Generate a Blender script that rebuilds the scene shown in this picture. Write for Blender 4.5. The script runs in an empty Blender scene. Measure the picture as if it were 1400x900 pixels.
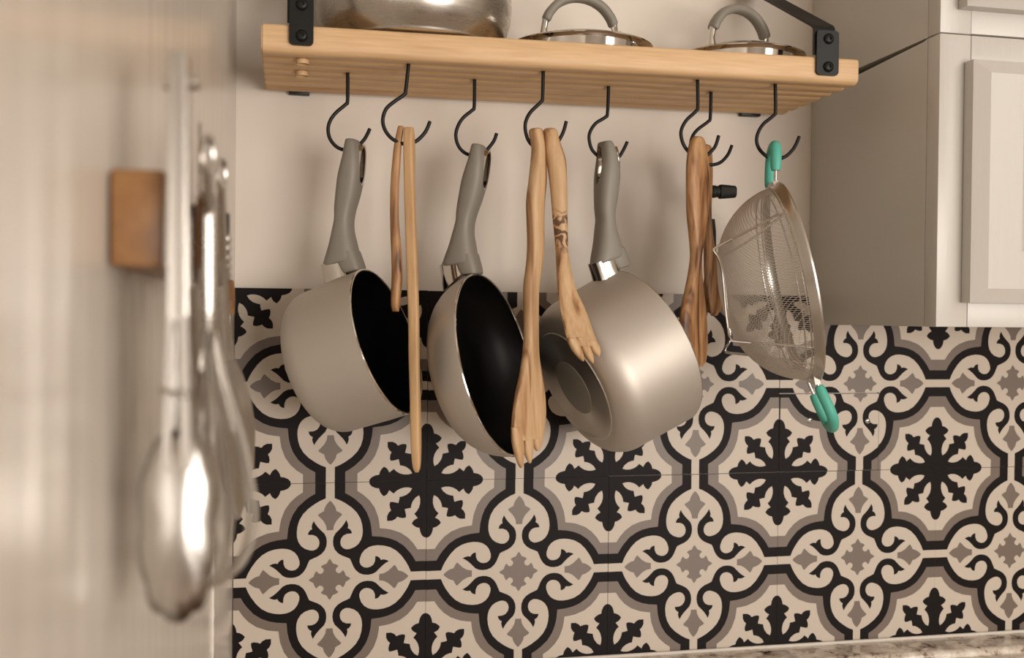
import bpy, bmesh, math, random
from mathutils import Vector, Matrix, noise
from mathutils.geometry import delaunay_2d_cdt

random.seed(7)
SC = bpy.context.scene
COL = SC.collection
PI = math.pi

# ------------------------------------------------------------------ camera
def basis(yaw, pitch, roll):
    cy, sy, cp, sp = math.cos(yaw), math.sin(yaw), math.cos(pitch), math.sin(pitch)
    f = Vector((sy*cp, cy*cp, sp)); r = Vector((cy, -sy, 0)); u = r.cross(f)
    cr, sr = math.cos(roll), math.sin(roll)
    return r*cr+u*sr, u*cr-r*sr, f
CR, CU, CF = basis(.2103, -.0131, .0095)
CP = Vector((-.1431, -1.093, .1749))
FPX = 1430.93
cam = bpy.data.cameras.new('camera')
cam.sensor_width = 36.0
cam.lens = 36.0*FPX/1400.0
cam.clip_start = .01
cam.dof.use_dof = True
cam.dof.focus_distance = 1.0
cam.dof.aperture_fstop = 8.5
camo = bpy.data.objects.new('camera', cam)
COL.objects.link(camo)
camo.matrix_world = Matrix(((CR.x, CU.x, -CF.x, CP.x), (CR.y, CU.y, -CF.y, CP.y), (CR.z, CU.z, -CF.z, CP.z), (0, 0, 0, 1)))
SC.camera = camo

# ------------------------------------------------------------------ light and exposure
W = bpy.data.worlds.new('world'); SC.world = W
W.use_nodes = True
W.node_tree.nodes['Background'].inputs[0].default_value = (.85, .92, 1.0, 1)
W.node_tree.nodes['Background'].inputs[1].default_value = 1.0

def area(name, loc, target, sx, sy, power, color):
    l = bpy.data.lights.new(name, 'AREA'); l.shape = 'RECTANGLE'; l.size = sx; l.size_y = sy
    l.energy = power; l.color = color
    o = bpy.data.objects.new(name, l); COL.objects.link(o)
    o.location = loc
    o.rotation_euler = (Vector(target)-Vector(loc)).to_track_quat('-Z', 'Y').to_euler()
    return o
area('window_light', (2.06, -2.35, .95), (.3, -1.2, .4), 1.1, 1.1, 18, (1, .95, .88))
area('rear_fill_light', (1.0, -3.15, .0), (.15, 0, .05), 1.5, 1.0, 62, (1, .93, .86))  # added fill from behind the camera, no window there; brightens wall under the shelf

VS = SC.view_settings
VS.view_transform = 'Standard'; VS.look = 'None'; VS.exposure = 0.12; VS.gamma = 1.0
VS.use_curve_mapping = False

# ------------------------------------------------------------------ helpers
def ray(u, v): return CR*((u-700)/FPX)-CU*((v-450)/FPX)+CF
def at(u, v, Y):
    d = ray(u, v); return CP+d*((Y-CP.y)/d.y)
def atx(u, v, X):
    d = ray(u, v); return CP+d*((X-CP.x)/d.x)
def depth(p): return (Vector(p)-CP).dot(CF)

FRAME = {}
def empty(name, loc, label=None, cat=None, group=None, M=None):
    o = bpy.data.objects.new(name, None); COL.objects.link(o)
    o.empty_display_size = .02
    m = M.copy() if M else Matrix.Translation(Vector(loc))
    o.matrix_world = m; FRAME[o] = m
    tag(o, label, cat, group); return o
def tag(o, label=None, cat=None, group=None, kind=None):
    if label: o['label'] = label
    if cat: o['category'] = cat
    if group: o['group'] = group
    if kind: o['kind'] = kind
    return o
def obj(name, geo, mat, parent=None, origin=None, smooth=40, mi=None):
    """one mesh object; geo = (verts, faces) in world coordinates"""
    V, F = geo
    if parent is not None:
        M = FRAME[parent]
    else:
        if origin is None:
            xs = [Vector(v) for v in V]
            origin = Vector(((min(v.x for v in xs)+max(v.x for v in xs))/2, (min(v.y for v in xs)+max(v.y for v in xs))/2, min(v.z for v in xs)))
        M = Matrix.Translation(Vector(origin))
    Mi = M.inverted()
    me = bpy.data.meshes.new(name)
    me.from_pydata([tuple(Mi @ Vector(v)) for v in V], [], F)
    for m in (mat if isinstance(mat, (list, tuple)) else [mat]): me.materials.append(m)
    if mi:
        for p, i in zip(me.polygons, mi): p.material_index = i
    me.update()
    bm = bmesh.new(); bm.from_mesh(me); bmesh.ops.recalc_face_normals(bm, faces=bm.faces); bm.to_mesh(me); bm.free()
    if smooth:
        me.shade_smooth(); me.set_sharp_from_angle(angle=math.radians(smooth))
    o = bpy.data.objects.new(name, me); COL.objects.link(o)
    if parent is not None: o.parent = parent
    else: o.matrix_world = M
    FRAME[o] = M
    return o
def join(*gs):
    V, F = [], []
    for v, f in gs:
        n = len(V); V += list(v); F += [tuple(i+n for i in q) for q in f]
    return V, F
def xf(M, g): return [M @ Vector(v) for v in g[0]], g[1]
def curve(pts, n=6):
    """Catmull-Rom through control points"""
    P = [Vector(p) for p in pts]; P = [P[0]*2-P[1]]+P+[P[-1]*2-P[-2]]
    out = []
    for i in range(1, len(P)-2):
        a, b, c, d = P[i-1:i+3]
        for k in range(n):
            t = k/n
            out.append(.5*((2*b)+(c-a)*t+(2*a-5*b+4*c-d)*t*t+(3*b-a-3*c+d)*t**3))
    out.append(P[-2]); return out
def tube(pts, r, seg=10, closed=False, caps=True):
    P = [Vector(p) for p in pts]; n = len(P)
    R = r if isinstance(r, (list, tuple)) else [r]*n
    V, F = [], []; prev = None
    for i in range(n):
        t = (P[(i+1) % n]-P[i-1]) if closed else (P[min(i+1, n-1)]-P[max(i-1, 0)])
        t.normalize()
        if prev is None:
            a = Vector((0, 0, 1)) if abs(t.z) < .9 else Vector((1, 0, 0)); e = (a-t*a.dot(t)).normalized()
        else: e = (prev-t*prev.dot(t)).normalized()
        prev = e; b = t.cross(e)
        for k in range(seg):
            q = 2*PI*k/seg; V.append(P[i]+(e*math.cos(q)+b*math.sin(q))*R[i])
    m = n if closed else n-1
    for i in range(m):
        for k in range(seg):
            j = ((i+1) % n)*seg
            F.append((i*seg+k, i*seg+(k+1) % seg, j+(k+1) % seg, j+k))
    if caps and not closed:
        F.append(tuple(range(seg-1, -1, -1))); F.append(tuple((n-1)*seg+k for k in range(seg)))
    return V, F
def loft(rings, caps=True):
    n = len(rings[0]); V = [v for r in rings for v in r]; F = []
    for i in range(len(rings)-1):
        for k in range(n): F.append((i*n+k, i*n+(k+1) % n, (i+1)*n+(k+1) % n, (i+1)*n+k))
    if caps:
        F.append(tuple(range(n-1, -1, -1))); F.append(tuple((len(rings)-1)*n+k for k in range(n)))
    return V, F
def section(c, A, B, w, t, ex=2.0, n=16, bow=0.0):
    """superellipse ring about c, half-width w along A, half-thickness t along B"""
    out = []
    for k in range(n):
        q = 2*PI*k/n; cs, sn = math.cos(q), math.sin(q)
        x = w*math.copysign(abs(cs)**(2/ex), cs); y = t*math.copysign(abs(sn)**(2/ex), sn)
        out.append(Vector(c)+A*x+B*(y+bow*(x/w)**2 if w else y))
    return out
def box(x0, x1, y0, y1, z0, z1, bev=0.0, seg=2):
    bm = bmesh.new(); bmesh.ops.create_cube(bm, size=1)
    for v in bm.verts: v.co = Vector(((x0+x1)/2+v.co.x*(x1-x0), (y0+y1)/2+v.co.y*(y1-y0), (z0+z1)/2+v.co.z*(z1-z0)))
    if bev: bmesh.ops.bevel(bm, geom=bm.edges[:], offset=bev, segments=seg, affect='EDGES', profile=.5)
    return from_bm(bm)
def from_bm(bm):
    bm.verts.index_update()
    g = [v.co.copy() for v in bm.verts], [tuple(v.index for v in f.verts) for f in bm.faces]
    bm.free(); return g
def revolve(prof, n=72, M=None):
    """profile of (axis position, radius) about local x"""
    V, F = [], []; rows = []
    for x, r in prof:
        if r < 1e-6: rows.append([len(V)]); V.append(Vector((x, 0, 0)))
        else:
            rows.append(list(range(len(V), len(V)+n)))
            for k in range(n): V.append(Vector((x, r*math.cos(2*PI*k/n), r*math.sin(2*PI*k/n))))
    for a, b in zip(rows, rows[1:]):
        if len(a) == 1 and len(b) == 1: continue
        for k in range(n):
            j = (k+1) % n
            if len(a) == 1: F.append((a[0], b[j], b[k]))
            elif len(b) == 1: F.append((a[k], a[j], b[0]))
            else: F.append((a[k], a[j], b[j], b[k]))
    g = V, F
    return xf(M, g) if M else g
ZAX = Matrix(((0, 0, -1, 0), (0, 1, 0, 0), (1, 0, 0, 0), (0, 0, 0, 1)))   # local x -> world z
YAX = Matrix(((0, 1, 0, 0), (-1, 0, 0, 0), (0, 0, 1, 0), (0, 0, 0, 1)))  # local x -> world -y
def T(x, y=None, z=None): return Matrix.Translation(Vector(x) if y is None else Vector((x, y, z)))

# ------------------------------------------------------------------ materials
def mat(name, color, rough=.5, metal=0.0, **kw):
    m = bpy.data.materials.new(name); m.use_nodes = True
    b = m.node_tree.nodes['Principled BSDF']
    b.inputs['Base Color'].default_value = (*color, 1); b.inputs['Roughness'].default_value = rough
    b.inputs['Metallic'].default_value = metal
    for k, v in kw.items(): b.inputs[k.replace('_', ' ')].default_value = v
    return m
def N(m, t, **kw):
    n = m.node_tree.nodes.new(t)
    for k, v in kw.items(): setattr(n, k, v)
    return n
def L(m, a, b): m.node_tree.links.new(a, b)
def bump_noise(m, scale, strength, dist=.001, stretch=(1, 1, 1), detail=4, rough_var=None):
    tc = N(m, 'ShaderNodeTexCoord'); mp = N(m, 'ShaderNodeMapping'); mp.inputs['Scale'].default_value = stretch
    nz = N(m, 'ShaderNodeTexNoise'); nz.inputs['Scale'].default_value = scale; nz.inputs['Detail'].default_value = detail
    bp = N(m, 'ShaderNodeBump'); bp.inputs['Strength'].default_value = strength; bp.inputs['Distance'].default_value = dist
    L(m, tc.outputs['Object'], mp.inputs['Vector']); L(m, mp.outputs[0], nz.inputs['Vector'])
    L(m, nz.outputs[0], bp.inputs['Height'])
    b = m.node_tree.nodes['Principled BSDF']; L(m, bp.outputs[0], b.inputs['Normal'])
    if rough_var:
        mr = N(m, 'ShaderNodeMapRange'); mr.inputs[3].default_value = rough_var[0]; mr.inputs[4].default_value = rough_var[1]
        L(m, nz.outputs[0], mr.inputs[0]); L(m, mr.outputs[0], b.inputs['Roughness'])
    return nz
def ramp(m, stops):
    r = N(m, 'ShaderNodeValToRGB'); e = r.color_ramp.elements
    while len(e) < len(stops): e.new(.5)
    for x, (p, c) in zip(e, stops): x.position = p; x.color = (*c, 1)
    return r
def wood(name, stops, stretch, scale=1.0, distort=3.0, rough=.5, detail=6):
    m = mat(name, (.5, .3, .15), rough); b = m.node_tree.nodes['Principled BSDF']
    tc = N(m, 'ShaderNodeTexCoord'); oi = N(m, 'ShaderNodeObjectInfo')
    ad = N(m, 'ShaderNodeVectorMath', operation='ADD'); sc = N(m, 'ShaderNodeVectorMath', operation='SCALE')
    cb = N(m, 'ShaderNodeCombineXYZ')
    for i in range(3): L(m, oi.outputs['Random'], cb.inputs[i])
    sc.inputs['Scale'].default_value = 7.3
    L(m, cb.outputs[0], sc.inputs[0]); L(m, tc.outputs['Object'], ad.inputs[0]); L(m, sc.outputs[0], ad.inputs[1])
    mp = N(m, 'ShaderNodeMapping'); mp.inputs['Scale'].default_value = stretch
    L(m, ad.outputs[0], mp.inputs['Vector'])
    nz = N(m, 'ShaderNodeTexNoise'); nz.inputs['Scale'].default_value = scale; nz.inputs['Detail'].default_value = detail
    nz.inputs['Distortion'].default_value = distort
    L(m, mp.outputs[0], nz.inputs['Vector'])
    r = ramp(m, stops); L(m, nz.outputs[0], r.inputs[0])
    n2 = N(m, 'ShaderNodeTexNoise'); n2.inputs['Scale'].default_value = scale*9; n2.inputs['Detail'].default_value = 3
    L(m, mp.outputs[0], n2.inputs['Vector'])
    mx = N(m, 'ShaderNodeMixRGB', blend_type='MULTIPLY'); mx.inputs[0].default_value = .35
    r2 = ramp(m, [(.3, (.6, .55, .5)), (.65, (1, 1, 1))]); L(m, n2.outputs[0], r2.inputs[0])
    L(m, r.outputs[0], mx.inputs[1]); L(m, r2.outputs[0], mx.inputs[2]); L(m, mx.outputs[0], b.inputs['Base Color'])
    bp = N(m, 'ShaderNodeBump'); bp.inputs['Strength'].default_value = .15; bp.inputs['Distance'].default_value = .0004
    L(m, n2.outputs[0], bp.inputs['Height']); L(m, bp.outputs[0], b.inputs['Normal'])
    return m

M_WALL = mat('wall_paint', (.72, .65, .575), .55); bump_noise(M_WALL, 60, .25, .0006)
M_GLOSS = mat('glossy_wall_paint', (.66, .6, .53), .22); bump_noise(M_GLOSS, 9, .5, .002, (1, 6, .35), 4)
M_CAB = mat('cabinet_paint', (.54, .515, .475), .33); bump_noise(M_CAB, 90, .4, .0006, (2.2, 2.2, .25), 6)
M_DARKGAP = mat('dark_void', (.01, .009, .008), .9)
M_CREAM = mat('tile_cream', (.525, .45, .375), .45)
M_GREY = mat('tile_grey', (.15, .112, .088), .42)
M_DARK = mat('tile_dark', (.0075, .005, .0046), .5, Specular_IOR_Level=.12)
M_CAULK = mat('caulk', (.68, .63, .57), .5)
M_PINE = wood('pine', [(.25, (.60, .38, .19)), (.5, (.70, .47, .26)), (.62, (.64, .41, .21)), (.75, (.48, .27, .125))], (1.6, 22, 26), 1.6, 1.2, .5)
M_BLACK = mat('black_iron', (.005, .0048, .0048), .4, Specular_IOR_Level=.3); bump_noise(M_BLACK, 900, .2, .0002)
M_PANBODY = mat('pan_metallic_paint', (.55, .505, .455), .52, .76); bump_noise(M_PANBODY, 1500, .10, .0002)
M_STEEL = mat('steel', (.60, .57, .53), .2, 1.0)
M_BRUSH = mat('brushed_steel', (.52, .485, .44), .28, 1.0); bump_noise(M_BRUSH, 30, .03, .0005, (1, 1, 14), 5, (.2, .36))
M_CHROME = mat('chrome', (.70, .67, .63), .1, 1.0)
M_UTENSIL = mat('worn_steel', (.58, .555, .52), .24, 1.0)
M_NONSTICK = mat('nonstick', (.002, .0018, .002), .45, Specular_IOR_Level=.2); bump_noise(M_NONSTICK, 1200, .1, .0002)
M_GRIP = mat('grey_silicone', (.23, .21, .175), .5)
M_MESH = mat('mesh_wire', (.62, .575, .52), .42, .85)
M_TEAL = mat('teal_rubber', (.085, .42, .33), .5)
M_RUBBER = mat('black_rubber', (.008, .008, .008), .55); bump_noise(M_RUBBER, 700, .2, .0002)
OL = [(.30, (.10, .04, .015)), (.40, (.36, .17, .065)), (.5, (.56, .33, .155)), (.68, (.62, .40, .21))]
M_OLIVE = wood('olive_wood', [(.33, (.16, .07, .026)), (.41, (.40, .22, .10)), (.49, (.55, .35, .185)), (.68, (.61, .42, .245))], (30, 30, 3.2), 1.3, 1.8, .5)
M_OLIVE_D = wood('olive_wood_dark', [(.32, (.07, .028, .012)), (.42, (.25, .115, .045)), (.52, (.40, .21, .09)), (.7, (.52, .31, .15))], (42, 42, 6), 1.2, 2.6, .45)
def knot_wood(base, z0, half):
    """the same wood with a dark figured knot across the stem at height z0 of the tool"""
    m = base.copy(); m.name = 'olive_wood_knot'; b = m.node_tree.nodes['Principled BSDF']
    src = b.inputs['Base Color'].links[0].from_socket
    tc = N(m, 'ShaderNodeTexCoord'); sp = N(m, 'ShaderNodeSeparateXYZ'); L(m, tc.outputs['Object'], sp.inputs[0])
    mr = N(m, 'ShaderNodeMapRange'); mr.inputs[1].default_value = z0-half; mr.inputs[2].default_value = z0
    m2 = N(m, 'ShaderNodeMapRange'); m2.inputs[1].default_value = z0+half; m2.inputs[2].default_value = z0
    L(m, sp.outputs[2], mr.inputs[0]); L(m, sp.outputs[2], m2.inputs[0])
    mn = N(m, 'ShaderNodeMath', operation='MINIMUM'); L(m, mr.outputs[0], mn.inputs[0]); L(m, m2.outputs[0], mn.inputs[1])
    wv = N(m, 'ShaderNodeTexWave', bands_direction='Z'); wv.inputs['Scale'].default_value = 26; wv.inputs['Distortion'].default_value = 14
    wv.inputs['Detail'].default_value = 2; wv.inputs['Detail Scale'].default_value = 3; L(m, tc.outputs['Object'], wv.inputs['Vector'])
    ga = N(m, 'ShaderNodeMath', operation='MULTIPLY'); L(m, mn.outputs[0], ga.inputs[0]); L(m, wv.outputs['Fac'], ga.inputs[1])
    g2 = N(m, 'ShaderNodeMapRange'); g2.inputs[1].default_value = .12; g2.inputs[2].default_value = .5; g2.inputs[4].default_value = .9; L(m, ga.outputs[0], g2.inputs[0])
    mx = N(m, 'ShaderNodeMixRGB'); mx.inputs[2].default_value = (.075, .03, .013, 1)
    L(m, g2.outputs[0], mx.inputs[0]); L(m, src, mx.inputs[1]); L(m, mx.outputs[0], b.inputs['Base Color'])
    return m
M_OLIVE_P = wood('pale_wood', [(.3, (.50, .30, .14)), (.5, (.6, .39, .2)), (.7, (.66, .45, .25))], (26, 26, 3), 1.2, 1.2, .55)
M_STRIP = wood('walnut_strip', [(.3, (.19, .085, .03)), (.5, (.29, .14, .05)), (.7, (.36, .19, .075))], (30, 3, 30), 1.2, 1.0, .4)
M_STUD = M_STEEL
# granite
M_GRAN = mat('granite', (.6, .55, .5), .12)
_b = M_GRAN.node_tree.nodes['Principled BSDF']; _tc = N(M_GRAN, 'ShaderNodeTexCoord')
_n1 = N(M_GRAN, 'ShaderNodeTexNoise'); _n1.inputs['Scale'].default_value = 55; _n1.inputs['Detail'].default_value = 8; _n1.inputs['Roughness'].default_value = .7
_r1 = ramp(M_GRAN, [(.34, (.03, .02, .02)), (.39, (.24, .17, .13)), (.46, (.60, .51, .43)), (.62, (.78, .72, .64))])
L(M_GRAN, _tc.outputs['Object'], _n1.inputs['Vector']); L(M_GRAN, _n1.outputs[0], _r1.inputs[0]); L(M_GRAN, _r1.outputs[0], _b.inputs['Base Color'])
# radially brushed base
M_SPUN = mat('spun_steel_base', (.58, .54, .49), .36, 1.0)
_t = N(M_SPUN, 'ShaderNodeTangent', direction_type='RADIAL', axis='X')
_b = M_SPUN.node_tree.nodes['Principled BSDF']; _b.inputs['Anisotropic'].default_value = .85; L(M_SPUN, _t.outputs[0], _b.inputs['Tangent'])

# ------------------------------------------------------------------ setting
XL, XC, YC = -.197, .437, -.236           # left wall, cabinet side, cabinet front
def shell(name, g, m): return tag(obj(name, g, m, smooth=0), kind='structure')
M_FLOOR = mat('floor_boards', (.16, .10, .06), .45)
shell('floor', box(-.5, 2.4, -3.4, .2, -1.2, -1.1), M_FLOOR)
shell('ceiling', box(-.5, 2.4, -3.4, .2, 1.75, 1.85), mat('ceiling_paint', (.6, .56, .5), .8))
M_ROOM = mat('room_paint', (.5, .455, .40), .8)
shell('wall_rear', box(-.5, 2.4, -3.4, -3.3, -1.1, 1.75), M_ROOM)
shell('wall_right', box(2.2, 2.3, -3.3, .004, -1.1, 1.75), M_ROOM)
wb = obj('wall_back', box(-.30, 2.2, .004, .10, -1.1, 1.75), M_WALL, origin=(0, .004, -.6)); tag(wb, kind='structure')
def wavy_wall():
    V, F = [], []; ny, nz = 120, 70
    for i in range(ny+1):
        for j in range(nz+1):
            y = -3.3+3.304*(i/ny)**.45; z = -1.1+2.85*j/nz
            V.append(Vector((XL+.0012*(noise.noise(Vector((y*9, z*1.3, 3)))), y, z)))
    for i in range(ny):
        for j in range(nz):
            a = i*(nz+1)+j; F.append((a, a+1, a+nz+2, a+nz+1))
    n = len(V)
    for (y, z) in ((-3.3, -1.1), (.004, -1.1), (.004, 1.75), (-3.3, 1.75)): V.append(Vector((XL-.1, y, z)))
    F.append((n, n+1, n+2, n+3))
    e0 = [i*(nz+1) for i in range(ny+1)]; e1 = [i*(nz+1)+nz for i in range(ny+1)]
    F.append(tuple(e0)+(n+1, n)); F.append(tuple(reversed(e1))+(n+3, n+2))
    F.append(tuple(range(nz, -1, -1))+(n, n+3)); F.append(tuple(ny*(nz+1)+j for j in range(nz+1))+(n+2, n+1))
    return V, F
wl = obj('wall_left', wavy_wall(), M_GLOSS, origin=(XL, -.7, -.6)); tag(wl, kind='structure')
seam = curve([(XL+.0006, -.30+.0035*noise.noise(Vector((z*60, 0, 1))), z) for z in [-.36+.012*i for i in range(32)]], 3)
tag(obj('trim_1', tube(seam, [.0012+.0008*noise.noise(p*220) for p in seam], 8), M_CAULK), kind='structure')

# patterned tiles ---------------------------------------------------
def uv(x, y):
    u = (x-58)/793.0; y0 = 838-25*u; y1 = 45-5*u
    return u, (y0-y)/(y0-y1)
def octant(pts): return [uv(*p) for p in pts]
GREY_OUT = [(1, None)]+octant([(780, 600), (748, 553), (700, 503), (640, 463), (560, 435), (510, 427), (468, 425)])
DARK_OUT = [(1, None)]+octant([(765, 697), (742, 658), (715, 622), (662, 566), (600, 527), (540, 505), (480, 493), (407, 492)])
CREAM_IN = [(1, None)]+octant([(725, 782), (708, 742), (685, 702), (645, 648), (600, 606), (550, 579), (500, 566), (450, 562), (410, 566), (375, 577), (340, 600), (316, 632),
    (302, 672), (301, 700), (313, 725), (335, 741), (362, 745), (390, 738), (415, 719), (428, 690), (430, 650), (452, 655), (468, 668), (476, 683), (495, 678), (518, 682),
    (543, 693), (515, 709), (490, 728), (465, 752), (435, 783), (405, 798), (370, 804), (335, 802), (300, 790), (270, 765), (250, 735), (238, 706), (230, 678)])
for P in (GREY_OUT, DARK_OUT, CREAM_IN): P[0] = (1.0, P[1][1])
def diag(P):
    m = (P[-1][0]+P[-1][1])/2; P[-1] = (m, m); return P
for P in (GREY_OUT, DARK_OUT, CREAM_IN): diag(P)
ROSE = [(.214, 0), (.205, .008), (.19, .018), (.163, .034), (.16, .048), (.152, .068), (.137, .09), (.127, .082)]
ROSE += [(.095+.031*math.cos(a), .092+.031*math.sin(a)) for a in [math.radians(-20-i*115/5) for i in range(6)]]
diag(ROSE)
FLEUR = [(.51, 0), (.51, .033), (.557, .040), (.585, .054), (.61, .069), (.646, .103), (.668, .124), (.682, .113), (.695, .09), (.709, .064), (.735, .058), (.757, .049), (.79, .027), (.806, .012), (.816, 0)]
SNOW = [(0, .6), (.02, .597), (.045, .575), (.062, .54), (.0706, .497), (.1, .49), (.13, .472), (.153, .448), (.135, .418), (.11, .4), (.09, .392), (.127, .345), (.1, .318),
    (.078, .28), (.066, .235), (.066, .19), (.077, .152), (.115, .175), (.145, .215), (.158, .25), (.163, .282), (.195, .287), (.228, .295), (.222, .318), (.214, .35),
    (.213, .38), (.24, .388), (.275, .383), (.304, .371), (.325, .395), (.36, .412), (.411, .413)]
diag(SNOW)
SNOW = [(1-p, 1-q) for p, q in SNOW]     # this lies in the octant u >= v's mirror: flipped below
SNOW = [(v, u) for u, v in SNOW] if SNOW[0][0] < SNOW[0][1] else SNOW
def closed(P, tail): return P+tail
POLY = [  # painter's order in the octant 0 <= v <= u <= 1
    (closed(GREY_OUT, [(0, 0), (1, 0)]), 1), (closed(DARK_OUT, [(0, 0), (1, 0)]), 2), (closed(CREAM_IN, [(0, 0), (1, 0)]), 0),
    (closed(ROSE, [(0, 0)]), 1), (FLEUR, 1), (closed(SNOW, [(1, 1)]), 2)]
OPEN = [GREY_OUT, DARK_OUT, CREAM_IN, ROSE, FLEUR, SNOW]
def inside(P, x, y):
    c = False; j = len(P)-1
    for i in range(len(P)):
        if (P[i][1] > y) != (P[j][1] > y) and x < (P[j][0]-P[i][0])*(y-P[i][1])/(P[j][1]-P[i][1])+P[i][0]: c = not c
        j = i
    return c
def tile_geo(keep=None, cuts=(), thick=.0038, half=.0998):
    """front face triangulated along the pattern's outlines; keep(x, z) drops what a cut takes away"""
    pts, idx, edges = [], {}, []
    def vid(x, y):
        k = (round(x, 5), round(y, 5))
        if k not in idx: idx[k] = len(pts); pts.append(Vector(k))
        return idx[k]
    def seg(P):
        ids = [vid(*p) for p in P]
        for a, b in zip(ids, ids[1:]):
            if a != b: edges.append((a, b))
    for P in OPEN:
        for su in (1, -1):
            for sv in (1, -1):
                seg([(su*u, sv*v) for u, v in P]); seg([(su*v, sv*u) for u, v in P])
    seg([(-1, -1), (1, -1), (1, 1), (-1, 1), (-1, -1)])
    for c in cuts: seg([(x/.1, z/.1) for x, z in c])
    res = delaunay_2d_cdt(pts, edges, [], 0, 1e-5)
    V2, F2 = res[0], res[2]
    V, F, mi = [], [], []
    V = [Vector((v.x*half, 0, v.y*half)) for v in V2]
    for f in F2:
        cx = sum(V2[i].x for i in f)/3; cy = sum(V2[i].y for i in f)/3
        if keep and not keep(cx*.1, cy*.1): continue
        u, v = abs(cx), abs(cy)
        if v > u: u, v = v, u
        m = 0
        for P, k in POLY:
            if inside(P, u, v): m = k
        F.append(tuple(f)); mi.append(m)
    cnt = {}
    for f in F:
        for a, b in zip(f, f[1:]+f[:1]): cnt.setdefault((min(a, b), max(a, b)), []).append((a, b))
    rim = [e[0] for e in cnt.values() if len(e) == 1]; back = {}
    for a, b in rim:
        for i in (a, b):
            if i not in back: back[i] = len(V); V.append(V[i]+Vector((0, thick, 0)))
    for a, b in rim: F.append((b, a, back[a], back[b])); mi.append(1)
    return V, F, mi
def mesh_only(name, V, F, mi, mats):
    me = bpy.data.meshes.new(name); me.from_pydata([tuple(v) for v in V], [], F)
    for m in mats: me.materials.append(m)
    for p, i in zip(me.polygons, mi): p.material_index = i
    me.update()
    bm = bmesh.new(); bm.from_mesh(me); bmesh.ops.recalc_face_normals(bm, faces=bm.faces)
    if sum(f.normal.y*f.calc_area() for f in bm.faces if abs(f.normal.y) > .9) > 0: bmesh.ops.reverse_faces(bm, faces=bm.faces)
    bm.to_mesh(me); bm.free(); return me
TM = [M_CREAM, M_GREY, M_DARK]
ZCAB = .168
g_full = mesh_only('tile', *tile_geo(), TM)
g_left = mesh_only('tile_left', *tile_geo(lambda x, z: x > -.0966, [[(-.0966, -.1), (-.0966, .1)]]), TM)
PX0, PX1, PZ1 = -.1, .0235, -.0115         # outlet cover inside its tile
g_cut = mesh_only('tile_cut', *tile_geo(lambda x, z: not (x < PX1+.0009 and z < PZ1+.0012) and not (x > XC-.5 and z > ZCAB-.1005),
    [[(-.1, PZ1+.0012), (PX1+.0009, PZ1+.0012), (PX1+.0009, -.1)], [(XC-.5, .1), (XC-.5, ZCAB-.1005), (.1, ZCAB-.1005)]]), TM)
g_top = mesh_only('tile_top', *tile_geo(lambda x, z: z < ZCAB-.1005, [[(-.1, ZCAB-.1005), (.1, ZCAB-.1005)]]), TM)
jit = {(-1, 0): (0, .0003), (0, 0): (.0002, -.0001), (1, 0): (0, .0002), (2, 0): (.0004, 0), (3, 0): (0, 0)}
for j, zc in ((0, .1), (-1, -.1)):
    for i in range(-1, 7):
        me = g_full
        if i == -1: me = g_left
        if j == 0 and i == 2: me = g_cut
        if j == 0 and i >= 3: me = g_top
        t = bpy.data.objects.new('tile', me); COL.objects.link(t)
        dx, dz = jit.get((i, j), (random.uniform(-.0002, .0002), random.uniform(-.0002, .0002)))
        t.parent = wb; t.location = Vector((.2*i+.1+dx, 0, zc+dz))-Vector((0, .004, -.6))
# outlet cover that carries the tile print
V, F, mi = tile_geo(lambda x, z: x < PX1 and z < PZ1 and x > -.0995 and z > -.0995, [[(-.1, PZ1), (PX1, PZ1), (PX1, -.1)], [(-.0995, -.1), (-.0995, .1)], [(-.1, -.0995), (.1, -.0995)]], .005)
cov = empty('outlet_cover', (.5, -.0016, 0), 'tile-patterned blank cover plate with two screws under the strainer', 'outlet cover')
cm = bpy.data.objects.new('plate', mesh_only('plate', V, F, mi, TM)); COL.objects.link(cm); cm.parent = cov; cm.location = (0, 0, .1)
for u, v in ((1107, 575), (1186, 576)):
    p = at(u, v, -.0016)
    sc = obj('screw', revolve([(0, .0033), (.0008, .003), (.0014, .0018), (.0015, 0)], 20, T(p) @ YAX), M_STEEL, cov)
    obj('slot', box(p.x-.0024, p.x+.0024, p.y-.0018, p.y-.0013, p.z-.0004, p.z+.0004), M_DARKGAP, sc)

# countertop with upstand
zc = -.1985
arc = lambda y, z, r: [(y-r*math.sin(k*PI/16), z-r+r*math.cos(k*PI/16)) for k in range(9)]
prof = [(-.0002, -.30), (-.0002, zc)]+arc(-.043, zc, .007)+[(-.0505, zc-.0075)]+arc(-.057, zc-.0078, .008)+[(-.065, zc-.045), (-.62, zc-.045), (-.62, -.3)]
ct = empty('countertop', (.6, -.3, -.3), 'speckled beige granite counter strip with polished edge below the tiles', 'countertop')
V = [Vector((x, y, z)) for x in (XL+.001, 2.19) for y, z in prof]; n = len(prof)
F = [(k, (k+1) % n, n+(k+1) % n, n+k) for k in range(n)]+[tuple(range(n-1, -1, -1)), tuple(range(n, 2*n))]
obj('slab', (V, F), M_GRAN, ct, smooth=50)
obj('caulk_line', tube([(XL+.003, -.0022, zc+.0012), (2.19, -.0022, zc+.0012)], .0022, 8), M_CAULK, ct)

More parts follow.
